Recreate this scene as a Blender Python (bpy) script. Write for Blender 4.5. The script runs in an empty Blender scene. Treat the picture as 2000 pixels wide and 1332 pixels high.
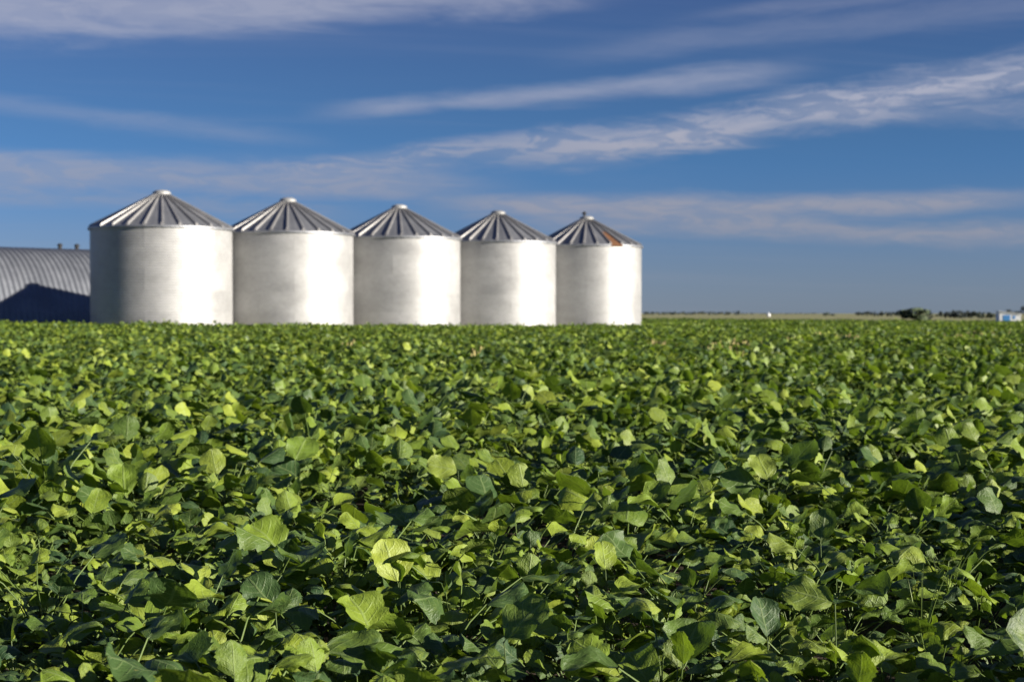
import bpy, bmesh, math, random
import numpy as np
from mathutils import Vector, Matrix, Euler

R = math.radians
SC = bpy.context.scene
COL = SC.collection
rnd = random.Random(7)

# ------------------------------------------------------------------ camera
CAM_H = 0.95
F_PX = 2778.0                       # 50 mm on a 36 mm sensor, 2000 px wide
cam = bpy.data.cameras.new("camera")
cam.lens = 50.0; cam.sensor_width = 36.0; cam.sensor_fit = 'HORIZONTAL'
cam.clip_start = 0.05; cam.clip_end = 20000
cam.dof.use_dof = True; cam.dof.focus_distance = 3.6; cam.dof.aperture_fstop = 6.3
camo = bpy.data.objects.new("camera", cam); COL.objects.link(camo)
camo.location = (0, 0, CAM_H)
camo.rotation_euler = (R(90 - 1.114), 0, 0)
SC.camera = camo

# ------------------------------------------------------------------ sun + sky
SUN_AZ = R(-20.0)                   # in the XY plane, from +X
SUN_EL = R(15.0)
sdir = Vector((math.cos(SUN_EL) * math.cos(SUN_AZ), math.cos(SUN_EL) * math.sin(SUN_AZ), math.sin(SUN_EL)))
sun = bpy.data.lights.new("sun", 'SUN'); sun.energy = 5.0; sun.angle = R(0.53); sun.color = (1.0, 0.92, 0.80)
suno = bpy.data.objects.new("sun", sun); COL.objects.link(suno)
suno.rotation_euler = sdir.to_track_quat('Z', 'Y').to_euler()
suno.location = (30, -12, 20)

world = bpy.data.worlds.new("World"); SC.world = world; world.use_nodes = True
SC.view_settings.view_transform = 'Standard'; SC.view_settings.look = 'None'
SC.view_settings.exposure = 1.15; SC.view_settings.gamma = 1.0
SC.view_settings.use_curve_mapping = False
SC.cycles.max_bounces = 8; SC.cycles.transparent_max_bounces = 8

class NT:
    """small helper to write node trees as expressions"""
    def __init__(s, tree):
        s.t = tree; s.n = tree.nodes; s.l = tree.links
    def new(s, kind, **kw):
        nd = s.n.new(kind)
        for k, v in kw.items(): setattr(nd, k, v)
        return nd
    def put(s, sock, v):
        if hasattr(v, 'is_output') or isinstance(v, bpy.types.NodeSocket): s.l.new(v, sock)
        elif v is not None:
            if sock.type == 'RGBA' and len(v) == 3: v = (*v, 1)
            sock.default_value = v
    def math(s, op, a, b=None, c=None, clamp=False):
        nd = s.new('ShaderNodeMath', operation=op, use_clamp=clamp)
        for i, v in enumerate((a, b, c)):
            if v is not None: s.put(nd.inputs[i], v)
        return nd.outputs[0]
    def smooth(s, x, a, b, lo=0.0, hi=1.0):
        nd = s.new('ShaderNodeMapRange', interpolation_type='SMOOTHSTEP')
        s.put(nd.inputs[0], x); s.put(nd.inputs[1], a); s.put(nd.inputs[2], b)
        s.put(nd.inputs[3], lo); s.put(nd.inputs[4], hi)
        return nd.outputs[0]
    def lin(s, x, a, b, lo=0.0, hi=1.0):
        nd = s.new('ShaderNodeMapRange')
        s.put(nd.inputs[0], x); s.put(nd.inputs[1], a); s.put(nd.inputs[2], b)
        s.put(nd.inputs[3], lo); s.put(nd.inputs[4], hi)
        return nd.outputs[0]
    def mix(s, f, a, b, blend='MIX'):
        nd = s.new('ShaderNodeMix', data_type='RGBA', blend_type=blend)
        s.put(nd.inputs[0], f); s.put(nd.inputs[6], a); s.put(nd.inputs[7], b)
        return nd.outputs[2]
    def xyz(s, x, y, z):
        nd = s.new('ShaderNodeCombineXYZ')
        for i, v in enumerate((x, y, z)): s.put(nd.inputs[i], v)
        return nd.outputs[0]
    def sep(s, v):
        nd = s.new('ShaderNodeSeparateXYZ'); s.put(nd.inputs[0], v); return nd.outputs
    def noise(s, vec, scale, detail=3.0, rough=0.5, dist=0.0, out=0):
        nd = s.new('ShaderNodeTexNoise'); s.put(nd.inputs['Vector'], vec)
        s.put(nd.inputs['Scale'], scale); s.put(nd.inputs['Detail'], detail)
        s.put(nd.inputs['Roughness'], rough); s.put(nd.inputs['Distortion'], dist)
        return nd.outputs[out]

SKY_GAIN = 0.205
def build_world():
    w = NT(world.node_tree)
    bg = world.node_tree.nodes['Background']
    sky = w.new('ShaderNodeTexSky', sky_type='NISHITA', sun_disc=False)
    sky.sun_elevation = SUN_EL
    sky.sun_rotation = math.atan2(sdir.x, sdir.y)
    sky.altitude = 600; sky.air_density = 1.0; sky.dust_density = 0.1; sky.ozone_density = 2.0
    tc = w.new('ShaderNodeTexCoord')
    d = tc.outputs['Generated']
    X, Y, Z = w.sep(d)[:3]
    # the photograph's polarised, deep blue: one grade over the whole sky, the same all round
    lum = w.new('ShaderNodeRGBToBW'); w.l.new(sky.outputs[0], lum.inputs[0])
    lp = w.math('MULTIPLY', w.math('POWER', w.math('MAXIMUM', lum.outputs[0], 0.001), 1.0), SKY_GAIN)
    tint = w.mix(w.smooth(Z, 0.0, 0.11), (0.78, 1.01, 1.48), (0.36, 1.06, 2.45))
    tint = w.mix(w.smooth(Z, 0.10, 0.32), tint, (0.56, 0.92, 2.75))
    gray = w.new('ShaderNodeCombineXYZ')
    for q in range(3): w.l.new(lp, gray.inputs[q])
    base = w.mix(1.0, gray.outputs[0], tint, 'MULTIPLY')
    base = w.mix(0.25, base, w.mix(1.0, sky.outputs[0], (0.17, 0.23, 0.32), 'MULTIPLY'))
    az = w.math('ARCTAN2', X, Y)                       # 0 = ahead, + = right
    el = w.math('ARCSINE', Z)
    zc = w.math('ADD', w.math('MAXIMUM', Z, 0.0), 0.06)
    # high cirrus seen on a far flat sheet
    px = w.math('DIVIDE', X, zc); py = w.math('DIVIDE', Y, zc)
    sheet = w.xyz(px, py, 0.0)
    # streaks: long in the direction of the bands (rotated a little), fine across
    rot = w.new('ShaderNodeVectorRotate', rotation_type='Z_AXIS'); w.put(rot.inputs['Vector'], sheet); rot.inputs['Angle'].default_value = R(-16)
    sc = w.new('ShaderNodeVectorMath', operation='MULTIPLY'); w.l.new(rot.outputs[0], sc.inputs[0]); sc.inputs[1].default_value = (0.16, 0.75, 1)
    streak = w.noise(sc.outputs[0], 1.0, 6.0, 0.62, 0.6)
    fine = w.noise(w.xyz(w.math('MULTIPLY', az, 9.0), w.math('MULTIPLY', el, 60.0), 0.0), 1.0, 7.0, 0.62, 0.5)
    veil = w.math('MULTIPLY', w.smooth(streak, 0.48, 0.80), 0.18)
    wob = w.math('MULTIPLY', w.math('SUBTRACT', w.noise(w.xyz(w.math('MULTIPLY', az, 6.0), w.math('MULTIPLY', el, 14.0), 3.0), 1.0, 3.0), 0.5), 0.02)
    total = veil
    lumps = w.noise(w.xyz(w.math('MULTIPLY', az, 26.0), w.math('MULTIPLY', el, 120.0), 7.0), 1.0, 6.0, 0.65, 0.8)
    # cirrus bands: (azimuth0, elev0) - (azimuth1, elev1), half thickness at both ends, strength, lumpiness
    D2 = lambda x: math.atan((x - 1000) / F_PX)
    E2 = lambda y: math.atan((612 - y) / F_PX)
    bands = [
        ((-500, 85), (1300, -45), 75, 50, 0.66, 0.15),
        ((560, 226), (1640, 146), 20, 30, 0.50, 0.15),
        ((430, 345), (1550, 245), 24, 34, 0.62, 0.6),
        ((860, 330), (3100, 52), 40, 48, 0.90, 0.55),
        ((760, 402), (2150, 405), 30, 26, 0.80, 0.3),
        ((900, 425), (2700, 478), 34, 26, 0.72, 0.35),
        ((-600, 350), (1060, 368), 40, 42, 0.66, 0.3),
        ((-300, 395), (760, 420), 18, 20, 0.36, 0.35),
        ((1250, 45), (2600, -30), 18, 24, 0.2, 0.15),
        ((-700, 335), (75, 333), 8, 6, 0.85, 0.1),
        ((1000, 110), (2500, 30), 30, 40, 0.18, 0.15),
        ((-500, 190), (700, 290), 30, 22, 0.22, 0.2),
        ((1500, 240), (2500, 235), 26, 34, 0.30, 0.4),
    ]
    for (x0, y0), (x1, y1), h0, h1, st, lump in bands:
        a0, a1 = D2(x0), D2(x1); e0, e1 = E2(y0), E2(y1)
        t = w.lin(az, a0, a1)                          # clamped 0..1
        cen = w.math('ADD', w.math('MULTIPLY_ADD', t, e1 - e0, e0), wob)
        hw = w.math('MULTIPLY_ADD', t, (h1 - h0) / F_PX, h0 / F_PX)
        q = w.math('DIVIDE', w.math('ABSOLUTE', w.math('SUBTRACT', el, cen)), hw)
        ragged = w.math('ADD', q, w.math('MULTIPLY', w.math('SUBTRACT', 0.5, fine), 1.7))
        m = w.smooth(ragged, 0.0, 1.25, 1.0, 0.0)
        fade = (a1 - a0) * 0.22
        ends = w.math('MULTIPLY', w.smooth(az, a0, a0 + fade), w.smooth(az, a1 - fade, a1, 1.0, 0.0))
        body = w.math('MULTIPLY_ADD', w.smooth(lumps, 0.42, 0.58), lump, 1.0 - lump)
        m = w.math('MULTIPLY', w.math('MULTIPLY', m, ends), w.math('MULTIPLY', body, st))
        total = w.math('SUBTRACT', w.math('ADD', total, m), w.math('MULTIPLY', total, m))
    cloud = w.mix(w.smooth(el, 0.05, 0.17), (1.50, 1.50, 1.76), (1.98, 2.06, 2.55))
    colr = w.mix(total, base, cloud)
    w.l.new(colr, bg.inputs['Color'])
    bg.inputs['Strength'].default_value = 0.1
build_world()

# ------------------------------------------------------------------ helpers
def tag(o, label=None, cat=None, group=None, kind=None):
    if label: o['label'] = label
    if cat: o['category'] = cat
    if group: o['group'] = group
    if kind: o['kind'] = kind
    return o

def empty(name, loc=(0, 0, 0), rz=0.0):
    o = bpy.data.objects.new(name, None); COL.objects.link(o)
    o.location = loc; o.rotation_euler = (0, 0, rz); o.empty_display_size = 0.1
    return o

def mesh_of(name, verts, faces, mat=None, smooth=False, uvs=None):
    me = bpy.data.meshes.new(name); me.from_pydata([tuple(v) for v in verts], [], faces)
    if mat: me.materials.append(mat)
    if smooth: me.polygons.foreach_set('use_smooth', [True] * len(me.polygons))
    if uvs is not None:
        uv = me.uv_layers.new(name='uv')
        idx = np.empty(len(me.loops), dtype=np.int32); me.loops.foreach_get('vertex_index', idx)
        uv.data.foreach_set('uv', np.asarray(uvs, dtype=np.float32)[idx].ravel())
    me.update()
    return me

def put(name, me, parent=None, loc=(0, 0, 0), rot=(0, 0, 0), scale=(1, 1, 1)):
    o = bpy.data.objects.new(name, me); COL.objects.link(o)
    o.parent = parent; o.location = loc; o.rotation_euler = rot; o.scale = scale
    return o

class MB:
    """collects shapes into one mesh"""
    def __init__(s): s.v = []; s.f = []
    def add(s, vs, fs):
        b = len(s.v); s.v += [tuple(v) for v in vs]; s.f += [tuple(i + b for i in f) for f in fs]
    def box(s, x0, x1, y0, y1, z0, z1):
        s.add([(x0,y0,z0),(x1,y0,z0),(x1,y1,z0),(x0,y1,z0),(x0,y0,z1),(x1,y0,z1),(x1,y1,z1),(x0,y1,z1)],
              [(3,2,1,0),(4,5,6,7),(0,1,5,4),(1,2,6,5),(2,3,7,6),(3,0,4,7)])
    def lathe(s, prof, n=32):
        vs = [(r*math.cos(2*math.pi*i/n), r*math.sin(2*math.pi*i/n), z) for r, z in prof for i in range(n)]
        fs = [(k*n+i, k*n+(i+1)%n, (k+1)*n+(i+1)%n, (k+1)*n+i) for k in range(len(prof)-1) for i in range(n)]
        s.add(vs, fs)
    def tube(s, pts, r0, r1, n=5):
        pts = [Vector(p) for p in pts]; vs = []; fs = []
        for k, p in enumerate(pts):
            d = (pts[min(k+1, len(pts)-1)] - pts[max(k-1, 0)]).normalized()
            a = d.orthogonal().normalized(); b = d.cross(a)
            r = r0 + (r1 - r0) * k / (len(pts) - 1)
            vs += [p + a*(r*math.cos(2*math.pi*i/n)) + b*(r*math.sin(2*math.pi*i/n)) for i in range(n)]
        for k in range(len(pts)-1):
            fs += [(k*n+i, k*n+(i+1)%n, (k+1)*n+(i+1)%n, (k+1)*n+i) for i in range(n)]
        s.add(vs, fs)
    def mesh(s, name, mat, smooth=False): return mesh_of(name, s.v, s.f, mat, smooth)

def material(name):
    m = bpy.data.materials.new(name); m.use_nodes = True
    nt = NT(m.node_tree); bs = m.node_tree.nodes['Principled BSDF']
    return m, nt, bs

def at(px, Y): return (px - 1000)/F_PX*Y

def ss(a, b, x):
    t = min(1.0, max(0.0, (x - a) / (b - a))); return t*t*(3-2*t)

# ------------------------------------------------------------------ terrain
BIN1 = Vector((-14.68, 59.7, 0)); STEP = Vector((4.66, 3.97, 0))
AX = STEP.normalized(); NF = Vector((AX.y, -AX.x, 0))          # along the row, towards the camera

def ground_z(x, y):
    z = 0.19 * ss(24, 58, y) * ss(3, -17, x)
    z -= 0.75 * ss(90, 290, y) * ss(25, 100, x)
    return z

def row_sn(x, y):
    d = Vector((x, y, 0)) - BIN1
    return d.dot(AX), d.dot(NF)

def in_crop(x, y):
    s, n = row_sn(x, y)
    if s < 28.2:
        if s < -3.4:
            if n < -7.0: return False
        elif n < 3.35: return False
    if x > 0 and y > 205 - 2.3 * x: return False
    if y > 220: return False
    return True

def axis_vals(fine, limit, start, grow):
    v = [0.0]; st = fine
    while v[-1] < limit:
        if v[-1] > start: st *= grow
        v.append(v[-1] + st)
    return v

def build_ground():
    p = axis_vals(1.5, 9000, 36, 1.16)
    xs = [-a for a in reversed(p[1:])] + p
    ys = [-a for a in reversed(p[1:])][-45:] + axis_vals(1.5, 9000, 80, 1.13)
    nx = len(xs)
    vs = [(x, y, ground_z(x, y)) for y in ys for x in xs]
    fs = [(j*nx+i, j*nx+i+1, (j+1)*nx+i+1, (j+1)*nx+i) for j in range(len(ys)-1) for i in range(nx-1)]
    m, t, b = material('ground')
    geo = t.new('ShaderNodeNewGeometry').outputs['Position']
    X, Y, Z = t.sep(geo)[:3]
    n1 = t.noise(geo, 9.0, 6, 0.65); n2 = t.noise(geo, 60.0, 4, 0.7); n3 = t.noise(geo, 0.05, 4, 0.6)
    soil = t.mix(n1, (0.028, 0.019, 0.012), (0.085, 0.060, 0.038))
    straw = t.mix(n2, (0.15, 0.15, 0.055), (0.29, 0.28, 0.105))
    straw = t.mix(t.smooth(n3, 0.45, 0.6), straw, (0.20, 0.20, 0.075))
    # the crop's soil ends at the field edge; beyond lies stubble, and trodden dry grass around the bins
    edge = t.math('MULTIPLY_ADD', t.noise(geo, 0.6, 3), 4.0, -2.0)
    far1 = t.smooth(t.math('ADD', Y, edge), 221, 224)
    far2 = t.smooth(t.math('ADD', t.math('MULTIPLY_ADD', X, 2.3, Y), edge), 205, 209)
    sx = t.math('MULTIPLY_ADD', t.math('SUBTRACT', X, BIN1.x), NF.x, t.math('MULTIPLY', t.math('SUBTRACT', Y, BIN1.y), NF.y))
    sa = t.math('MULTIPLY_ADD', t.math('SUBTRACT', X, BIN1.x), AX.x, t.math('MULTIPLY', t.math('SUBTRACT', Y, BIN1.y), AX.y))
    yard = t.math('MULTIPLY', t.smooth(sx, 3.3, 2.9), t.smooth(sa, 28.4, 27.8))
    dry = t.math('MAXIMUM', t.math('MAXIMUM', far1, t.math('MULTIPLY', far2, t.smooth(X, 0, 1))), yard)
    t.l.new(t.mix(dry, soil, straw), b.inputs['Base Color'])
    b.inputs['Roughness'].default_value = 0.95
    bp = t.new('ShaderNodeBump'); bp.inputs['Strength'].default_value = 0.7; bp.inputs['Distance'].default_value = 0.04
    t.l.new(t.math('ADD', n1, t.math('MULTIPLY', n2, 0.3)), bp.inputs['Height']); t.l.new(bp.outputs[0], b.inputs['Normal'])
    o = put('ground', mesh_of('ground', vs, fs, m, True))
    tag(o, 'dark soil under the crop with pale stubble beyond the field', kind='structure')
build_ground()

# ------------------------------------------------------------------ metals
def galvanised(name, lo, hi, rough, metallic=0.85, vert=0.12, spread=0.10):
    m, t, b = material(name)
    tc = t.new('ShaderNodeTexCoord'); oi = t.new('ShaderNodeObjectInfo')
    pos = t.new('ShaderNodeNewGeometry').outputs['Position']
    st = t.new('ShaderNodeVectorMath', operation='MULTIPLY'); t.l.new(pos, st.inputs[0]); st.inputs[1].default_value = (1.0, 1.0, 1.5)
    n1 = t.noise(st.outputs[0], 0.9, 5, 0.6); n2 = t.noise(st.outputs[0], 6.0, 4, 0.65)
    f = t.math('ADD', t.math('MULTIPLY', n1, 0.65), t.math('MULTIPLY', n2, 0.35))
    c = t.mix(t.smooth(f, 0.32, 0.68), lo, hi)
    v = t.math('MULTIPLY_ADD', oi.outputs['Random'], spread, 1.0 - spread)
    hv = t.new('ShaderNodeHueSaturation'); t.l.new(c, hv.inputs['Color']); t.l.new(v, hv.inputs['Value'])
    t.l.new(hv.outputs[0], b.inputs['Base Color'])
    b.inputs['Metallic'].default_value = metallic
    rr = t.math('ADD', t.math('MULTIPLY_ADD', n1, 0.16, rough - 0.08), t.math('MULTIPLY_ADD', oi.outputs['Random'], 0.06, -0.03))
    t.l.new(rr, b.inputs['Roughness'])
    bp = t.new('ShaderNodeBump'); bp.inputs['Strength'].default_value = vert; bp.inputs['Distance'].default_value = 0.02
    t.l.new(t.noise(pos, 2.2, 3), bp.inputs['Height']); t.l.new(bp.outputs[0], b.inputs['Normal'])
    return m

M_WALL = galvanised('galvanised_wall', (0.35, 0.35, 0.348), (0.46, 0.46, 0.458), 0.57, 0.5, vert=0.035, spread=0.13)
M_ROOF = galvanised('galvanised_roof', (0.30, 0.31, 0.33), (0.38, 0.39, 0.41), 0.5, 0.75)
M_RIB = galvanised('roof_rib', (0.32, 0.315, 0.31), (0.40, 0.395, 0.39), 0.55, 0.75)
M_CAP = galvanised('roof_cap', (0.38, 0.38, 0.37), (0.46, 0.46, 0.45), 0.5, 0.4)
M_SHED = galvanised('shed_steel', (0.165, 0.178, 0.205), (0.235, 0.25, 0.28), 0.5, 0.5, spread=0.06)

def plain(name, c, rough=0.7, noise=0.25, scale=8.0, metallic=0.0):
    m, t, b = material(name)
    pos = t.new('ShaderNodeNewGeometry').outputs['Position']
    n = t.noise(pos, scale, 5, 0.6)
    t.l.new(t.mix(n, tuple(k*(1-noise) for k in c), tuple(min(1, k*(1+noise)) for k in c)), b.inputs['Base Color'])
    b.inputs['Roughness'].default_value = rough; b.inputs['Metallic'].default_value = metallic
    return m
M_RUST = M_ROOF.copy(); M_RUST.name = 'rusty_roof'
def rusty():
    t = NT(M_RUST.node_tree); out = M_RUST.node_tree.nodes['Material Output']; b0 = M_RUST.node_tree.nodes['Principled BSDF']
    b1 = t.new('ShaderNodeBsdfPrincipled'); pos = t.new('ShaderNodeTexCoord').outputs['Object']
    n = t.noise(pos, 3.0, 5, 0.65)
    t.l.new(t.mix(n, (0.08, 0.032, 0.014), (0.20, 0.088, 0.034)), b1.inputs['Base Color']); b1.inputs['Roughness'].default_value = 0.9
    r = t.math('ADD', t.sep(pos)[0], t.math('MULTIPLY', t.math('SUBTRACT', n, 0.5), 0.5))
    mx = t.new('ShaderNodeMixShader'); t.l.new(t.smooth(r, 1.6, 1.75), mx.inputs[0])
    t.l.new(b0.outputs[0], mx.inputs[1]); t.l.new(b1.outputs[0], mx.inputs[2]); t.l.new(mx.outputs[0], out.inputs['Surface'])
rusty()
M_DARKMETAL = plain('dark_metal', (0.018, 0.019, 0.022), 0.75)
M_CONCRETE = plain('concrete', (0.34, 0.31, 0.26), 0.9)
M_WHITE = plain('white_siding', (0.78, 0.79, 0.80), 0.6, 0.06)
M_BLUE = plain('blue_siding', (0.06, 0.24, 0.55), 0.55, 0.12)

# ------------------------------------------------------------------ grain bins
R_BIN = 2.9; TIERS = 5; TH = 0.868; NSHEET = 6; NROOF = 26; SLOPE_Z = 1.42
def sheet_mesh():
    rows = 64; cols = 16; vs = []; fs = []
    half = math.pi / NSHEET
    for j in range(rows + 1):
        z = TH * j / rows
        r = R_BIN + 0.006 * math.sin(2*math.pi*z/(TH/8))
        for i in range(cols + 1):
            a = -half + 2*half*i/cols
            vs.append((r*math.cos(a), r*math.sin(a), z))
    w = cols + 1
    fs = [(j*w+i, j*w+i+1, (j+1)*w+i+1, (j+1)*w+i) for j in range(rows) for i in range(cols)]
    return mesh_of('wall_sheet', vs, fs, M_WALL, True)
SHEET = sheet_mesh()
H = math.pi / NROOF
R_E, R_T = R_BIN + 0.09, 0.30
def roof_panel_mesh(mat):
    vs = []; fs = []
    n = 6
    for k in range(n + 1):
        t = k / n; r = R_E + (R_T - R_E)*t; z = -0.02 + (SLOPE_Z + 0.02)*t
        for a, dz in ((-H, 0.012), (-H*0.55, 0), (0, 0.006), (H*0.55, 0), (H, 0.012)):
            vs.append((r*math.cos(a), r*math.sin(a), z + dz))
    for k in range(n):
        for i in range(4): fs.append((k*5+i, (k+1)*5+i, (k+1)*5+i+1, k*5+i+1)[::-1])
    # turned-down eave lip
    b = len(vs)
    for i in range(5): x, y, z = vs[i]; vs.append((x, y, z - 0.07))
    for i in range(4): fs.append((i, i+1, b+i+1, b+i)[::-1])
    return mesh_of('roof_panel', vs, fs, mat)
def roof_rib_mesh():
    vs = []; fs = []
    sec = [(-0.065, 0.0), (-0.05, 0.085), (-0.02, 0.11), (0.02, 0.11), (0.05, 0.085), (0.065, 0.0)]
    n = 5
    for k in range(n + 1):
        t = k / n; r = (R_E + 0.01) + (R_T + 0.05 - R_E - 0.01)*t; z = -0.035 + (SLOPE_Z + 0.0)*t
        taper = 1.0 - 0.55*t
        for y, dz in sec: vs.append((r - (0.9*dz if k == 0 else 0), y*taper, z + dz*(1 - 0.25*t) + (0.48*dz if k == 0 else 0)))
    for k in range(n):
        for i in range(5): fs.append((k*6+i, (k+1)*6+i, (k+1)*6+i+1, k*6+i+1)[::-1])
    fs.append(tuple(range(6)))
    return mesh_of('rib', vs, fs, M_RIB)
PANEL = roof_panel_mesh(M_ROOF); PANEL_RUST = roof_panel_mesh(M_RUST); RIB = roof_rib_mesh()
mb = MB(); mb.lathe([(0.36, -0.03), (0.375, 0.10), (0.34, 0.15), (0.22, 0.205), (0.001, 0.23)], 24); CAP = mb.mesh('roof_cap', M_CAP, False)
mb = MB(); mb.lathe([(R_BIN + 0.14, -0.3), (R_BIN + 0.14, 0.10), (R_BIN - 0.05, 0.12)], 64); FOOT = mb.mesh('base_ring', M_CONCRETE)
mb = MB(); mb.lathe([(R_BIN + 0.012, 0), (R_BIN + 0.035, 0.0), (R_BIN + 0.035, 0.05), (R_BIN + 0.012, 0.05)], 72); EAVE = mb.mesh('eave_band', M_WALL)
mb = MB(); mb.lathe([(0.05, 0.20), (0.05, 0.36), (0.12, 0.36), (0.12, 0.44), (0.05, 0.50), (0.001, 0.52)], 12); KNOB = mb.mesh('vent_knob', M_DARKMETAL)

BIN_LABELS = [
    'big galvanised grain bin nearest the arched shed, its left side in shade',
    'galvanised grain bin second from the arched shed',
    'middle one of the five galvanised grain bins',
    'galvanised grain bin just left of the one with a rusty roof panel',
    'farthest galvanised grain bin, rusty brown roof panel and dark knob on top',
]
for k in range(5):
    p = BIN1 + STEP * k
    gz = ground_z(p.x, p.y)
    top = CAM_H + 3.52
    root = empty('grain_bin', (p.x, p.y, gz))
    tag(root, BIN_LABELS[k], 'grain bin', 'row of galvanised grain bins')
    put('base_ring', FOOT, root)
    zb = top - TIERS*TH - gz
    for tr in range(TIERS):
        for q in range(NSHEET):
            a = 2*math.pi*(q + 0.5*(tr % 2))/NSHEET + k*1.3
            sfac = 1.0 + (0.0009 if (q % 2) else 0.0) + (0.0004 if tr % 2 else 0)
            put('wall_sheet', SHEET, root, (0, 0, zb + tr*TH), (0, 0, a), (sfac, sfac, 1.0))
    put('eave_band', EAVE, root, (0, 0, zb + TIERS*TH - 0.06))
    view = math.atan2(-p.y, -p.x)
    off = view + R(1.3) + rnd.uniform(-0.05, 0.05) - (R(4.5) if k == 4 else 0)
    for q in range(NROOF):
        a = off + 2*math.pi*q/NROOF
        mid = a + H
        rel = (math.degrees(mid - view) + 180) % 360 - 180
        rusty = (k == 4 and 22.0 < rel <= 22.0 + 360/NROOF)
        pn = put('roof_panel', PANEL_RUST if rusty else PANEL, root, (0, 0, zb + TIERS*TH + 0.01), (0, 0, mid))
        if rusty: pn['label'] = 'rusty brown roof panel'
        put('rib', RIB, pn, (0, 0, 0), (0, 0, -H))
    cp = put('roof_cap', CAP, root, (0, 0, zb + TIERS*TH + SLOPE_Z + 0.0))
    if k == 4:
        put('vent_knob', KNOB, cp, (-0.12, 0, -0.06))

# ------------------------------------------------------------------ arched shed
def arched_shed():
    off = 15.6; Rq = 4.2; pitch = 0.28; nrib = 90
    c0 = BIN1 - NF*off - AX*16
    gz = 0.0
    root = empty('arched_shed', (c0.x, c0.y, gz), math.atan2(AX.y, AX.x))
    tag(root, 'grey corrugated steel arched shed behind the nearest bin, shadow across it', 'shed')
    prof = [(0.0, 0.0), (0.06, 0.008), (0.10, 0.04), (0.13, 0.06), (0.17, 0.06), (0.20, 0.04), (0.23, 0.008), (0.28, 0.0)]
    nseg = 30; vs = []; fs = []
    for j in range(nseg + 1):
        a = math.pi * j / nseg
        for x, h in prof:
            vs.append((x, (Rq + h)*-math.cos(a), (Rq + h)*math.sin(a)))
    w = len(prof)
    for j in range(nseg):
        for i in range(w - 1): fs.append((j*w+i, j*w+i+1, (j+1)*w+i+1, (j+1)*w+i))
    pm = mesh_of('arch_panel', vs, fs, M_SHED, True)
    for i in range(nrib): put('arch_panel', pm, root, (i*pitch, 0, 0))
    L = nrib*pitch
    mb = MB(); n = 24
    ring = [(0, (Rq-0.05)*-math.cos(math.pi*i/n), (Rq-0.05)*math.sin(math.pi*i/n)) for i in range(n+1)]
    mb.add(ring, [tuple(range(n+1))]); em = mb.mesh('end_wall', M_SHED)
    put('end_wall', em, root, (0.08, 0, 0)); put('end_wall', em, root, (L - 0.08, 0, 0))
    mb = MB(); mb.box(0, L, -Rq-0.18, -Rq+0.10, -0.4, 0.24); mb.box(0, L, Rq-0.10, Rq+0.18, -0.4, 0.24)
    put('foundation', mb.mesh('foundation', M_CONCRETE), root)
    for px in (118, 151):
        # where the ridge line crosses that sight line
        m = (px - 1000)/F_PX
        s = (m*c0.y - c0.x)/(AX.x - m*AX.y)
        mb = MB(); mb.lathe([(0.10, -0.14), (0.10, 0.04), (0.14, 0.05), (0.14, 0.10), (0.07, 0.16), (0.001, 0.17)], 12)
        put('ridge_vent', mb.mesh('ridge_vent', M_DARKMETAL), root, (s, 0, Rq + 0.16))
arched_shed()

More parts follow.
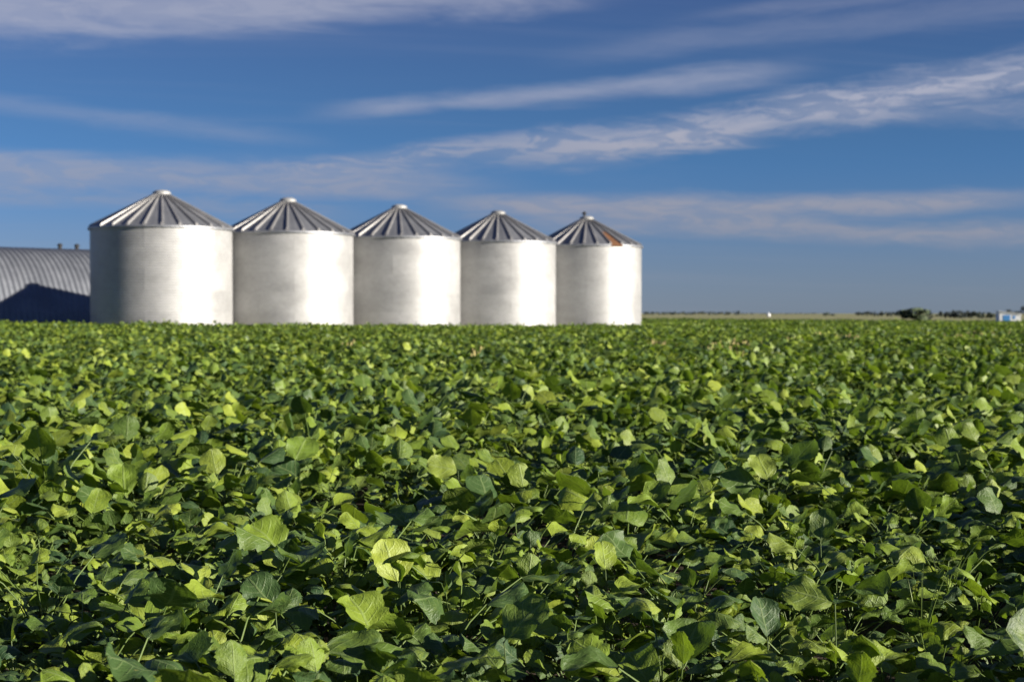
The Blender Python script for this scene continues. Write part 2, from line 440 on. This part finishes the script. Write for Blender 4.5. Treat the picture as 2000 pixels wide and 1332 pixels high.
# ------------------------------------------------------------------ leaves
def leaf_material():
    m, t, b = material('crop_leaf')
    uv = t.new('ShaderNodeUVMap', uv_map='uv').outputs[0]
    U, V, _ = t.sep(uv)[:3]
    oi = t.new('ShaderNodeObjectInfo')
    tint = t.new('ShaderNodeAttribute', attribute_name='tint').outputs['Fac']
    r = t.math('FRACT', t.math('ADD', oi.outputs['Random'], tint))
    r2 = t.math('FRACT', t.math('MULTIPLY', r, 7.13))
    av = t.math('ABSOLUTE', V)
    # midrib and side veins
    mid = t.smooth(av, 0.025, 0.09, 1.0, 0.0)
    ph = t.math('FRACT', t.math('MULTIPLY_ADD', U, 5.0, t.math('MULTIPLY', t.math('POWER', av, 1.3), -1.7)))
    side = t.math('MULTIPLY', t.smooth(t.math('ABSOLUTE', t.math('SUBTRACT', ph, 0.5)), 0.03, 0.13, 1.0, 0.0), t.smooth(av, 0.95, 0.3, 0.15, 0.8))
    vein = t.math('MAXIMUM', mid, t.math('MULTIPLY', side, 0.7))
    cr = t.new('ShaderNodeCombineXYZ'); t.put(cr.inputs[0], U); t.put(cr.inputs[1], V); t.put(cr.inputs[2], t.math('MULTIPLY', r, 40.0))
    n = t.noise(cr.outputs[0], 5.0, 4, 0.6); nf = t.noise(cr.outputs[0], 16.0, 3, 0.6)
    deep = t.mix(r, (0.032, 0.070, 0.028), (0.095, 0.155, 0.024))
    lite = t.mix(r2, (0.150, 0.225, 0.026), (0.255, 0.320, 0.034))
    r3 = t.math('FRACT', t.math('MULTIPLY', r, 13.7))
    c = t.mix(t.smooth(t.math('ADD', t.math('MULTIPLY', r3, 0.7), t.math('MULTIPLY', n, 0.45)), 0.35, 0.85), deep, lite)
    c = t.mix(t.math('MULTIPLY', t.smooth(r2, 0.78, 0.98), 0.35), c, (0.31, 0.36, 0.06))
    c = t.mix(t.math('MULTIPLY', vein, 0.36), c, (0.27, 0.34, 0.14))
    # chewed and yellowed spots
    sp = t.smooth(t.noise(cr.outputs[0], 3.2, 5, 0.7), 0.67, 0.74)
    c = t.mix(t.math('MULTIPLY', sp, 0.6), c, (0.30, 0.25, 0.07))
    pet = t.math('LESS_THAN', U, -0.02)
    c = t.mix(pet, c, (0.13, 0.19, 0.05))
    t.l.new(c, b.inputs['Base Color'])
    b.inputs['Roughness'].default_value = 0.42
    t.l.new(t.math('MULTIPLY_ADD', nf, 0.25, 0.34), b.inputs['Roughness'])
    b.inputs['Specular IOR Level'].default_value = 0.4
    bp = t.new('ShaderNodeBump'); bp.inputs['Strength'].default_value = 0.62; bp.inputs['Distance'].default_value = 0.006
    hgt = t.math('ADD', t.math('MULTIPLY', vein, -0.32), t.math('ADD', t.math('MULTIPLY', n, 1.1), t.math('MULTIPLY', nf, 0.35)))
    t.l.new(hgt, bp.inputs['Height']); t.l.new(bp.outputs[0], b.inputs['Normal'])
    tr = t.new('ShaderNodeBsdfTranslucent')
    t.l.new(t.mix(0.5, t.mix(1.0, c, (1.9, 2.1, 0.8), 'MULTIPLY'), (0.20, 0.32, 0.02)), tr.inputs['Color'])
    t.l.new(bp.outputs[0], tr.inputs['Normal'])
    mx = t.new('ShaderNodeMixShader'); mx.inputs[0].default_value = 0.22
    t.l.new(b.outputs[0], mx.inputs[1]); t.l.new(tr.outputs[0], mx.inputs[2])
    t.l.new(mx.outputs[0], m.node_tree.nodes['Material Output'].inputs['Surface'])
    return m
M_LEAF = leaf_material()
M_STRAW = plain('dry_straw', (0.27, 0.23, 0.085), 0.85, 0.3, 20.0)
M_STEM = plain('stem', (0.075, 0.115, 0.03), 0.6, 0.3, 30.0)

def leaf_geo(rg, pet, pe, be, L, W, fold, droop, wave, teeth, nu, nv, npet=4, rp=0.0021, twist=0.0):
    """a stalked leaf growing out of the origin along +X; returns verts, faces, uvs"""
    vs = []; fs = []; uv = []
    p = np.array([0.0, 0.0, 0.0]); path = [p.copy()]
    for k in range(npet):
        a = pe + (be - pe)*(k/npet)**1.5
        p = p + pet/npet*np.array([math.cos(a), 0, math.sin(a)]); path.append(p.copy())
    ns = 3
    for k, q in enumerate(path):
        a = pe + (be - pe)*(k/npet)
        nx, nz = -math.sin(a), math.cos(a)
        r = rp*(1.25 - 0.5*k/npet)
        for i in range(ns):
            c, s = math.cos(2*math.pi*i/ns + 1.57), math.sin(2*math.pi*i/ns + 1.57)
            vs.append((q[0] + nx*s*r, c*r, q[2] + nz*s*r)); uv.append((-0.5, 0.0))
    for k in range(npet):
        for i in range(ns): fs.append((k*ns+i, k*ns+(i+1)%ns, (k+1)*ns+(i+1)%ns, (k+1)*ns+i))
    b = len(vs)
    ph1, ph2, ph3 = (rg.uniform(0, 6.28) for _ in range(3))
    kk = rg.uniform(5.0, 8.0); sk = rg.uniform(-0.12, 0.12)
    p = path[-1].copy(); a = be
    for j in range(nu + 1):
        u = 1 - (1 - j/nu)**1.45
        # rounded, broadest beyond the middle, narrowing to the stalk
        prof = math.sqrt(max(0.0, 1 - abs(2*u - 1)**2.3))*(0.92 + 0.14*u)
        if u < 0.2: prof *= 0.66 + 0.34*(u/0.2)
        if j == 0: prof = 0.12
        if j == nu: prof = 0.16
        nx, nz = -math.sin(a), math.cos(a)
        for i in range(nv + 1):
            v = -1 + 2*i/nv
            sgn = 1 if v > 0 else -1
            edge = 1.0 + (teeth*((0.8 if j % 2 else -0.5) + rg.uniform(-0.7, 0.7)) if abs(v) > 0.99 else 0)
            half = 0.5*W*prof*edge*(1 + sk*sgn)
            y = v*half
            lift = fold*abs(y)*(0.25 + 0.75*abs(v)) + wave*L*abs(v)**1.6*math.sin(kk*u*1.6 + (ph1 if sgn > 0 else ph3)) + 0.022*L*math.sin(9*u + ph2)*math.sin(5*v + ph3)
            lift += twist*y*u
            vs.append((p[0] + nx*lift, y*math.cos(min(1.2, abs(fold))*0.6), p[2] + nz*lift)); uv.append((u, v))
        du = (1 - (1 - (j + 1)/nu)**1.45 - u) if j < nu else 0
        a -= droop*du
        p = p + L*du*np.array([math.cos(a), 0, math.sin(a)])
    w = nv + 1
    for j in range(nu):
        for i in range(nv): fs.append((b+j*w+i, b+j*w+i+1, b+(j+1)*w+i+1, b+(j+1)*w+i))
    return vs, fs, uv

def leaf_params(rg, inner):
    """inner 0 = outer spreading leaf, 1 = young upright leaf"""
    L = rg.uniform(0.066, 0.108)*(1 - 0.35*inner)
    W = L*rg.uniform(0.80, 1.04)
    pe = R(rg.uniform(34, 68) + 18*inner)
    be = R(rg.choice((rg.uniform(-15, 30), rg.uniform(0, 35), rg.uniform(25, 75))) + 25*inner)
    pet = rg.uniform(0.12, 0.245)*(1 - 0.12*inner)
    if be > R(40): pet *= 0.78
    return dict(pet=pet, pe=pe, be=be, L=L, W=W, fold=rg.choice((rg.uniform(-0.65, 0.0), rg.uniform(-0.4, 0.45))), droop=R(rg.uniform(-20, 105)),
                wave=rg.uniform(0.025, 0.085), teeth=rg.choice((0.025, 0.04, 0.06, 0.10)), twist=rg.uniform(-0.6, 0.6))

LEAVES = []
rl = random.Random(3)
for i in range(44):
    inner = 0.0 if i < 28 else (0.5 if i < 36 else 1.0)
    vs, fs, uv = leaf_geo(rl, nu=16, nv=10, **leaf_params(rl, inner))
    me = mesh_of('leaf', vs, fs, M_LEAF, True, uv)
    LEAVES.append((inner, me))
OUTER = [m for k, m in LEAVES if k == 0.0]; MIDL = [m for k, m in LEAVES if k == 0.5]; YOUNG = [m for k, m in LEAVES if k == 1.0]
mb = MB(); mb.tube([(0, 0, -0.03), (0.003, 0, 0.03), (0, 0.003, 0.07)], 0.007, 0.005, 5); STEM = mb.mesh('stem', M_STEM, True)

def plant_layout(rg):
    """list of (pool, azimuth, tilt, scale)"""
    out = []; a = rg.uniform(0, 6.28)
    for pool, n in (('o', rg.choice((6, 7, 8))), ('m', 3), ('y', rg.choice((2, 3)))):
        for _ in range(n):
            a += 2.4 + rg.uniform(-0.45, 0.45)
            out.append((pool, a, rg.uniform(-0.25, 0.20), rg.uniform(0.72, 1.15)))
    return out

def crop_height(x, y):
    return 0.97 + 0.12*math.sin(x*0.9 + 1.3)*math.sin(y*0.7) + 0.10*math.sin(x*2.3 - y*1.1) + 0.10*math.sin(x*5.1 + 1.0)*math.sin(y*4.3 + x)

def make_plant(rg, x, y, label, scale=None, group='broad-leaved crop plants in the front of the field'):
    root = empty('crop_plant', (x, y, ground_z(x, y)), rg.uniform(0, 6.28))
    s = (scale or rg.uniform(0.78, 1.18))*crop_height(x, y)*(0.82 + 0.18*ss(1.9, 2.7, y))
    root.scale = (s, s, s)
    tag(root, label, 'plant', group)
    for pool, a, tilt, ls in plant_layout(rg):
        me = rg.choice({'o': OUTER, 'm': MIDL, 'y': YOUNG}[pool])
        ls *= 0.88 + 0.12*ss(2.5, 4.5, y)
        put('leaf', me, root, (0, 0, 0.05), (rg.uniform(-0.3, 0.3), tilt, a), (ls, ls, ls))
    put('stem', STEM, root)
    return root

# plant positions: jittered, no rows
rp = random.Random(11)
def in_view(x, y, m=0.0):
    return abs(x) < 0.36*y + m
SP = 0.172
near = []; pts_mid = []; pts_far = []
def scatter(y0, y1, sp, margin, keep):
    j = 0; y = y0
    while y < y1:
        wdt = 0.375*y + margin
        nx = int(2*wdt/sp)
        for i in range(nx):
            x = -wdt + (i + 0.5*(j % 2))*sp + rp.uniform(-0.42, 0.42)*sp
            yy = y + rp.uniform(-0.42, 0.42)*sp
            if in_crop(x, yy): keep(x, yy)
        y += sp*0.9; j += 1
cand = []
def thin(x, y):
    # thin spots in the stand
    v = math.sin(x*1.7 + 0.6*math.sin(y*1.3) + 2.0)*math.sin(y*1.45 + 0.8*math.sin(x*0.9)) + 0.5*math.sin(x*3.9 + y*2.7)
    return v > 0.6 and rp.random() < 0.72
scatter(1.1, 24.0, SP, 2.6, lambda x, y: None if thin(x, y) else cand.append((x, y)))
vis = sorted([c for c in cand if in_view(c[0], c[1], 0.10) and c[1] > 1.9], key=lambda c: c[1])
vis = vis[:292]
visset = set(vis)
GEN = 'one of the leafy green plants crowding the front of the field'
rpl = random.Random(23)
SPOTS = [   # picked out by where they stand in the picture
    (30, 1310, 'leafy plant filling the bottom left corner of the photo'),
    (1970, 1310, 'leafy plant filling the bottom right corner of the photo'),
    (330, 1310, 'leafy plant cut by the bottom edge under the nearest bin'),
    (600, 1315, 'leafy plant cut by the bottom edge under the second bin'),
    (800, 1315, 'leafy plant cut by the bottom edge under the middle bin'),
    (1170, 1315, 'leafy plant cut by the bottom edge under the farthest bin'),
    (1420, 1315, 'leafy plant cut by the bottom edge midway between farthest bin and right edge'),
    (1740, 1315, 'leafy plant cut by the bottom edge under the olive-green tree'),
    (20, 1160, 'leafy plant at the left edge just above the bottom left corner'),
    (1985, 1160, 'leafy plant at the right edge just above the bottom right corner'),
    (15, 1000, 'leafy plant at the left edge, midway up the foreground leaves'),
    (1990, 1000, 'leafy plant at the right edge, midway up the foreground leaves'),
]
def to_px(x, y, z=0.28): return 1000 + F_PX*x/y, 612 + F_PX*(CAM_H - z)/y
special = {}
for sx_, sy_, lb in SPOTS:
    best = min((c for c in vis if c not in special), key=lambda c: (to_px(*c)[0] - sx_)**2 + (to_px(*c)[1] - sy_)**2)
    special[best] = lb
for x, y in vis: make_plant(rpl, x, y, special.get((x, y), GEN))
mid_pts = [c for c in cand if c not in visset]

# plants whose leaves the photograph lets one pick out
def hero(px, py, leaves, label, z=0.30, seed=1):
    rg = random.Random(seed)
    Y = (CAM_H - z)*F_PX/(py - 612); x = at(px, Y); gz = ground_z(x, Y)
    cx, cy = x + 0.02, Y + 0.01
    root = empty('crop_plant', (cx, cy, gz)); tag(root, label, 'plant', 'broad-leaved crop plants in the front of the field')
    for pool, a, tilt, ls in plant_layout(rg):
        me = rg.choice({'o': OUTER, 'm': MIDL, 'y': YOUNG}[pool]); ls *= 0.92
        put('leaf', me, root, (0, 0, 0.03), (rg.uniform(-0.3, 0.3), tilt, a), (ls, ls, ls))
    put('stem', STEM, root)
    for q in range(4):
        # lower leaves in front of the stalks
        k = rg.uniform(0.72, 0.95); put('leaf', rg.choice(OUTER), root, (0, 0, 0.04), (rg.uniform(-0.3, 0.3), rg.uniform(-0.2, 0.2), R(-90 + (q - 1.5)*42 + rg.uniform(-10, 10))), (k, k, k))
    for lx, ly, size, ang, yaw, pitch, fold, droop in leaves:
        # size in photo pixels; ang = direction of the tip seen from the camera; yaw/pitch turn the blade's face
        L = size*Y/F_PX
        vs, fs, uv = leaf_geo(rg, pet=0.01, pe=0, be=0, L=L, W=L*rg.uniform(0.78, 0.98), fold=fold, droop=R(droop), wave=0.06, teeth=0.06, nu=14, nv=8, npet=1, rp=0.0015)
        cen = Vector((at(lx, Y), Y - 0.02, CAM_H + (612 - ly)*Y/F_PX))
        pitch += 12
        nrm = Vector((math.sin(R(yaw))*math.cos(R(pitch)), -math.cos(R(yaw))*math.cos(R(pitch)), math.sin(R(pitch))))
        tip = Vector((math.cos(R(ang)), 0, math.sin(R(ang)))); tip = (tip - nrm*tip.dot(nrm)).normalized()
        side = nrm.cross(tip)
        M = Matrix((tip, side, nrm)).transposed().to_4x4()
        base = cen - tip*(L*0.5)
        M.translation = base - Vector((cx, cy, gz))
        me = mesh_of('leaf', [tuple(M @ Vector(v)) for v in vs], fs, M_LEAF, True, uv)
        lf = put('leaf', me, root)
        b = base - Vector((cx, cy, gz))
        k1 = b*0.55 + Vector((0, 0, -0.03)) - tip*0.02
        mb = MB(); mb.tube([(0, 0, 0.03), (b.x*0.3, b.y*0.3, b.z*0.35), tuple(k1), tuple(b + tip*0.004)], 0.0028, 0.0018, 4)
        put('stalk', mb.mesh('stalk', M_STEM, True), lf)
HEROES = [
    (1475, 938, [(1447, 938, 72, 165, 15, 20, 0.15, 15), (1492, 912, 62, 95, 10, 25, 0.2, 20)], 'plant holding two round leaves side by side towards the camera, below the tank'),
    (517, 1165, [(515, 1160, 84, 125, 12, 18, 0.12, 10)], 'plant with one smooth round leaf facing the camera, lower left of centre'),
    (768, 1100, [(766, 1098, 88, 100, 25, 10, 0.1, 10)], 'plant with an upright oval leaf and pale midrib, left of bottom centre'),
    (1020, 1212, [(1018, 1212, 108, 60, -35, 25, 0.1, 10)], 'plant with one large dark shaded leaf at the bottom centre'),
    (1588, 1165, [(1585, 1160, 98, 150, 5, 30, 0.15, 20)], 'plant with a big round scalloped leaf half in shadow, lower right'),
    (575, 895, [(587, 876, 66, 70, 20, 30, 0.15, 15), (562, 918, 60, 140, 15, 30, 0.1, 10)], 'plant with two overlapping rounded leaves, upper left of the leafy foreground'),
    (246, 940, [(243, 938, 76, 95, 10, 25, 0.2, 10)], 'plant with an upright fan-shaped leaf at the left, below the nearest bin'),
    (1182, 1092, [(1180, 1088, 62, 80, 25, 20, 0.15, 10)], 'plant with one small bright round leaf just right of centre'),
    (784, 1012, [(782, 1010, 92, 110, 0, 45, 0.45, 25)], 'plant with a broad cupped dark leaf left of centre'),
    (1606, 1030, [(1606, 1028, 66, 85, -20, 10, 0.2, 10)], 'plant with a glowing green upright leaf right of centre'),
    (1495, 1215, [(1492, 1210, 82, 80, 30, 15, 0.35, 15)], 'plant with a bright yellow-green veined leaf at the lower right'),
    (870, 912, [(868, 912, 60, 170, 20, 25, 0.2, 10)], 'plant with a light green leaf tilted left, below the middle bin'),
]
for q, (px, py, lv, lb) in enumerate(HEROES): hero(px, py, lv, lb, seed=100 + q)

def grass_tuft(px, py, label, z=0.33):
    Y = (CAM_H - z)*F_PX/(py - 612); x = at(px, Y); rg = random.Random(px)
    root = empty('grass_tuft', (x, Y, ground_z(x, Y))); tag(root, label, 'grass')
    for q in range(11):
        a = rg.uniform(0, 6.28); h = rg.uniform(0.24, 0.37); sp = rg.uniform(0.03, 0.12); w = 0.0026
        px_, py_ = -math.sin(a)*w, math.cos(a)*w; vs = []; fs = []
        for k in range(6):
            t = k/5; ww = (1 - t**2)*1.0 + 0.05
            c = (math.cos(a)*sp*t**1.8, math.sin(a)*sp*t**1.8, h*t)
            vs += [(c[0]-px_*ww, c[1]-py_*ww, c[2]), (c[0], c[1], c[2]-0.001), (c[0]+px_*ww, c[1]+py_*ww, c[2])]
            if k: fs += [(3*k-3, 3*k-2, 3*k+1, 3*k), (3*k-2, 3*k-1, 3*k+2, 3*k+1)]
        put('blade', mesh_of('blade', vs, fs, M_GRASS), root)
M_GRASS = plain('grass_blade', (0.17, 0.24, 0.05), 0.5, 0.3, 30.0)
grass_tuft(1802, 1085, 'thin grass blades poking up between the leaves at the right')

def straw_patches():
    rg = random.Random(77); V = []; Fc = []
    for px, py, wpx, n in ((1945, 650, 60, 260), (1890, 655, 22, 70), (1655, 655, 30, 90), (1560, 662, 24, 70), (1450, 668, 26, 80), (1405, 676, 18, 60), (1610, 652, 20, 60), (935, 683, 10, 30), (1285, 668, 14, 40), (690, 668, 12, 36)):
        Y = 0.57*F_PX/(py - 612)
        for _ in range(n):
            x = at(px + rg.gauss(0, wpx*0.45), Y); y = Y + rg.gauss(0, 1.0)
            z = ground_z(x, y); h = rg.uniform(0.26, 0.42)
            a = rg.uniform(0, 6.28); l = rg.uniform(0.03, 0.09); w = rg.uniform(0.010, 0.028); b = len(V)
            ex, ey = l*math.cos(a), l*math.sin(a); sx, sy = -math.sin(a)*w, math.cos(a)*w
            V += [(x-sx, y-sy, z), (x+sx, y+sy, z), (x+ex+sx, y+ey+sy, z+h), (x+ex-sx*0.4, y+ey-sy*0.4, z+h*1.06)]
            Fc.append((b, b+1, b+2, b+3))
    o = put('dry_straw', mesh_of('dry_straw', V, Fc, M_STRAW)); tag(o, 'pale dry straw showing in thin spots of the crop', 'straw', kind='stuff')
straw_patches()

# the rest of the crop: instanced, one object
def template(name, n_plants, radius, nu, nv, npet, count, rg, straw=False):
    col = bpy.data.collections.new(name)
    for c in range(count):
        V = []; Fc = []; UV = []; T = []
        for q in range(n_plants):
            ang = rg.uniform(0, 6.28); rr = radius*math.sqrt(rg.random()) if n_plants > 1 else 0
            ox, oy = rr*math.cos(ang), rr*math.sin(ang); ps = rg.uniform(0.82, 1.15)
            for pool, a, tilt, ls in plant_layout(rg):
                inner = {'o': 0.0, 'm': 0.5, 'y': 1.0}[pool]
                vs, fs, uv = leaf_geo(rg, nu=nu, nv=nv, npet=npet, **leaf_params(rg, inner))
                M = Matrix.Translation((ox, oy, 0.05*ps)) @ Euler((rg.uniform(-0.3, 0.3), tilt, a)).to_matrix().to_4x4() @ Matrix.Scale(ls*ps, 4)
                b = len(V)
                V += [tuple(M @ Vector(v)) for v in vs]; Fc += [tuple(i + b for i in f) for f in fs]; UV += uv
                T += [rg.random()]*len(vs)
        me = mesh_of(name, V, Fc, M_LEAF, True, UV)
        at = me.attributes.new('tint', 'FLOAT', 'POINT'); at.data.foreach_set('value', T)
        o = bpy.data.objects.new(name + '_%02d' % c, me); col.objects.link(o)
    return col

def instance_cloud(name, pts, col, count, rg, smin, smax, xy=1.0, tilt=0.12):
    n = len(pts)
    me = bpy.data.meshes.new(name); me.from_pydata([(x, y, ground_z(x, y)) for x, y in pts], [], [])
    rot = np.zeros((n, 3), np.float32); scl = np.zeros((n, 3), np.float32); idx = np.zeros(n, np.int32)
    for i, (x, y) in enumerate(pts):
        rot[i] = (rg.uniform(-tilt, tilt), rg.uniform(-tilt, tilt), rg.uniform(0, 6.283))
        s = rg.uniform(smin, smax)*crop_height(x, y); scl[i] = (s*xy, s*xy, s); idx[i] = rg.randrange(count)
    a = me.attributes.new('irot', 'FLOAT_VECTOR', 'POINT'); a.data.foreach_set('vector', rot.ravel())
    a = me.attributes.new('iscl', 'FLOAT_VECTOR', 'POINT'); a.data.foreach_set('vector', scl.ravel())
    a = me.attributes.new('iidx', 'INT', 'POINT'); a.data.foreach_set('value', idx)
    g = bpy.data.node_groups.new(name, 'GeometryNodeTree')
    g.interface.new_socket('Geometry', in_out='INPUT', socket_type='NodeSocketGeometry')
    g.interface.new_socket('Geometry', in_out='OUTPUT', socket_type='NodeSocketGeometry')
    gi = g.nodes.new('NodeGroupInput'); go = g.nodes.new('NodeGroupOutput')
    ci = g.nodes.new('GeometryNodeCollectionInfo'); ci.inputs['Collection'].default_value = col
    ci.inputs['Separate Children'].default_value = True; ci.inputs['Reset Children'].default_value = True
    iop = g.nodes.new('GeometryNodeInstanceOnPoints'); iop.inputs['Pick Instance'].default_value = True
    def named(nm, dt):
        nd = g.nodes.new('GeometryNodeInputNamedAttribute'); nd.data_type = dt; nd.inputs['Name'].default_value = nm
        return nd.outputs['Attribute']
    e2r = g.nodes.new('FunctionNodeEulerToRotation')
    g.links.new(named('irot', 'FLOAT_VECTOR'), e2r.inputs[0])
    g.links.new(gi.outputs[0], iop.inputs['Points']); g.links.new(ci.outputs[0], iop.inputs['Instance'])
    g.links.new(named('iidx', 'INT'), iop.inputs['Instance Index'])
    g.links.new(e2r.outputs[0], iop.inputs['Rotation']); g.links.new(named('iscl', 'FLOAT_VECTOR'), iop.inputs['Scale'])
    g.links.new(iop.outputs[0], go.inputs[0])
    o = put(name, me); md = o.modifiers.new('scatter', 'NODES'); md.node_group = g
    return o

rt = random.Random(5)
T_MID = template('crop_plant_mid', 1, 0, 6, 4, 3, 14, rt)
T_CLUMP = template('crop_clump', 11, 0.32, 4, 2, 1, 8, rt)
o = instance_cloud('crop_foliage', mid_pts, T_MID, 14, rt, 0.84, 1.32)
tag(o, 'dense leafy green crop filling the middle of the field', 'crop', kind='stuff')
cl = []
scatter(24.0, 92.0, 0.46, 4.0, lambda x, y: cl.append((x, y)))
o = instance_cloud('distant_crop_foliage', cl, T_CLUMP, 8, rt, 0.92, 1.32)
tag(o, 'far leafy green crop running up to the grain bins', 'crop', kind='stuff')
fl = []
scatter(92.0, 226.0, 1.0, 6, lambda x, y: fl.append((x, y)) if x > -2 else None)
o = instance_cloud('horizon_crop_foliage', fl, T_CLUMP, 8, rt, 0.9, 1.2, xy=2.0)
tag(o, 'thin green strip of crop towards the horizon right of the bins', 'crop', kind='stuff')

# ------------------------------------------------------------------ far trees and buildings
M_FOL = []
for i, c in enumerate(((0.030, 0.045, 0.028), (0.05, 0.075, 0.028), (0.022, 0.034, 0.028))):
    M_FOL.append(plain('foliage_%d' % i, c, 0.8, 0.5, 1.0))
M_BARK = plain('bark', (0.09, 0.07, 0.05), 0.9)

def crown_into(V, Fc, rg, cx, cy, cz, rx, rz, n, leaf):
    # leaf-sized faces gathered in clumps through the crown
    clumps = []
    for _ in range(max(6, n//45)):
        while True:
            p = Vector((rg.uniform(-1, 1), rg.uniform(-1, 1), rg.uniform(-1, 1)))
            if p.length < 1: break
        clumps.append((p*0.8, rg.uniform(0.22, 0.42)))
    for _ in range(n):
        c, r = rg.choice(clumps)
        d = Vector((rg.gauss(0, 1), rg.gauss(0, 1), rg.gauss(0, 1))).normalized()*r*rg.random()**0.4
        p = c + d
        P = Vector((cx + p.x*rx, cy + p.y*rx, cz + p.z*rz))
        a = Vector((rg.gauss(0, 1), rg.gauss(0, 1), rg.gauss(0, 1))).normalized(); b2 = a.orthogonal().normalized()
        s = leaf*rg.uniform(0.6, 1.3); b = len(V)
        V += [tuple(P - a*s), tuple(P + b2*s*0.6), tuple(P + a*s), tuple(P - b2*s*0.6)]
        Fc.append((b, b+1, b+2, b+3))


def tree(px, Y, ztop, width, label, mat, rg, n=420, bush=False, group='trees far beyond the field', low=False):
    x = at(px, Y); gz = ground_z(x, Y)
    root = empty('bush' if bush else 'tree', (x, Y, gz)); tag(root, label, 'bush' if bush else 'tree', group)
    h = ztop - gz
    V = []; Fc = []
    cz = h*(0.50 if bush or low else 0.58)
    crown_into(V, Fc, rg, 0, 0, cz, width/2, h - cz, n, width*0.05)
    put('crown', mesh_of('crown', V, Fc, mat), root)
    mb = MB()
    mb.tube([(0, 0, -0.3), (0.05*h*0.2, 0, h*0.3), (0, 0.02*h, h*0.62)], h*0.04, h*0.015, 6)
    for q in range(4):
        a = q*1.6 + rg.random()
        mb.tube([(0, 0, h*0.25), (width*0.18*math.cos(a), width*0.18*math.sin(a), h*0.48), (width*0.32*math.cos(a), width*0.32*math.sin(a), h*0.68)], h*0.02, h*0.006, 5)
    put('trunk', mb.mesh('trunk', M_BARK), root)

rgt = random.Random(31)
def zt(py, Y): return CAM_H + (612 - py)/F_PX*Y
tree(1787, 330, zt(602, 330), 8.2, 'rounded olive-green tree standing alone on the horizon', M_FOL[1], rgt, 900, low=True)
tree(1762, 345, zt(608, 345), 3.6, 'small dark bush just left of the olive-green tree', M_FOL[0], rgt, 300, True)
tree(1818, 345, zt(608.5, 345), 4.6, 'low dark bush just right of the olive-green tree', M_FOL[0], rgt, 300, True)
tree(1975, 380, zt(601.5, 380), 4.2, 'dark tree rising behind the blue and white shed', M_FOL[2], rgt, 420)
tree(2003, 360, zt(594, 360), 4.6, 'tall dark tree cut by the right edge of the photo', M_FOL[2], rgt, 500)
tree(1620, 900, zt(609, 900), 12, 'small dark bush alone on the horizon, right of the white tank', M_FOL[0], rgt, 260, True)
def tree_line(px0, px1, Y, py_hi, py_lo, label, mat, nb):
    V = []; Fc = []
    for i in range(nb):
        px = px0 + (px1 - px0)*(i + rgt.uniform(0.1, 0.9))/nb
        yy = Y*rgt.uniform(0.97, 1.04); x = at(px, yy)
        top = zt(rgt.uniform(py_hi, py_lo), yy); gz = ground_z(x, yy)
        wd = (px1 - px0)/F_PX*Y/nb*rgt.uniform(1.3, 2.2)
        crown_into(V, Fc, rgt, x, yy, gz + (top - gz)*0.5, wd/2, (top - gz)*0.55, 170, (top - gz)*0.17)
    o = put('tree_line', mesh_of('tree_line', V, Fc, mat)); tag(o, label, 'trees', kind='stuff')
tree_line(1180, 1445, 1500, 607.5, 609.5, 'low dark line of trees on the horizon right of the last bin', M_FOL[2], 34)
tree_line(1445, 1600, 2200, 611, 611.6, 'thin broken tree line on the horizon around the white tank', M_FOL[2], 16)
tree_line(1672, 1765, 800, 607.6, 610.5, 'dark tree line left of the olive-green tree', M_FOL[2], 16)
tree_line(1836, 1905, 520, 605.5, 609, 'dark clump of trees between the olive-green tree and the shed', M_FOL[2], 12)
tree_line(1895, 1960, 480, 607, 610, 'dark hedge running up to the blue and white shed', M_FOL[0], 11)

def far_tank():
    Y = 800.0; x = at(1501, Y); root = empty('storage_tank', (x, Y, ground_z(x, Y)))
    tag(root, 'tiny white storage tank far off on the horizon', 'tank')
    mb = MB(); mb.lathe([(0.95, 0), (0.95, 1.35)], 20); put('wall', mb.mesh('wall', M_WHITE, True), root)
    mb = MB(); mb.lathe([(1.02, 1.33), (1.0, 1.38), (0.25, 1.85), (0.25, 1.98), (0.001, 2.0)], 20); put('roof', mb.mesh('roof', M_WHITE), root)
far_tank()

def blue_shed():
    Y = 300.0; x = at(1973, Y); gz = ground_z(x, Y)
    root = empty('machine_shed', (x, Y, gz), R(-8)); tag(root, 'small blue and white shed with sloping roof near the right edge', 'shed')
    k = Y/F_PX; W = 40*k; hl = 18.5*k; hr = 13.5*k; D = 4.0
    mb = MB()
    mb.add([(-W/2, 0, 0), (W/2, 0, 0), (W/2, 0, hr), (-W/2, 0, hl), (-W/2, D, 0), (W/2, D, 0), (W/2, D, hr), (-W/2, D, hl)],
           [(0,1,2,3), (1,5,6,2), (5,4,7,6), (4,0,3,7)])
    put('wall', mb.mesh('wall', M_WHITE), root)
    mb = MB(); e = 0.18
    sl = (hr - hl)/W
    a, b = -W/2 - e, W/2 + e
    za, zb = hl - sl*e, hr + sl*e
    za = hl + 0.02 - sl*e; zb = hr + 0.02 + sl*e
    mb.add([(a, -e, za), (b, -e, zb), (b, D+e, zb), (a, D+e, za), (a, -e, za+0.12), (b, -e, zb+0.12), (b, D+e, zb+0.12), (a, D+e, za+0.12)],
           [(3,2,1,0), (4,5,6,7), (0,1,5,4), (1,2,6,5), (2,3,7,6), (3,0,4,7)])
    put('roof', mb.mesh('roof', M_WHITE), root)
    mb = MB(); mb.box(-W/2 + 0.16*W, -W/2 + 0.50*W, -0.04, 0.01, 0.02, hr*0.92); d = put('door', mb.mesh('door', M_BLUE), root)
    mb = MB(); mb.box(-W/2 + 0.62*W, -W/2 + 0.74*W, -0.04, 0.01, hr*0.35, hr*0.82); put('window', mb.mesh('window', M_BLUE), root)
blue_shed()
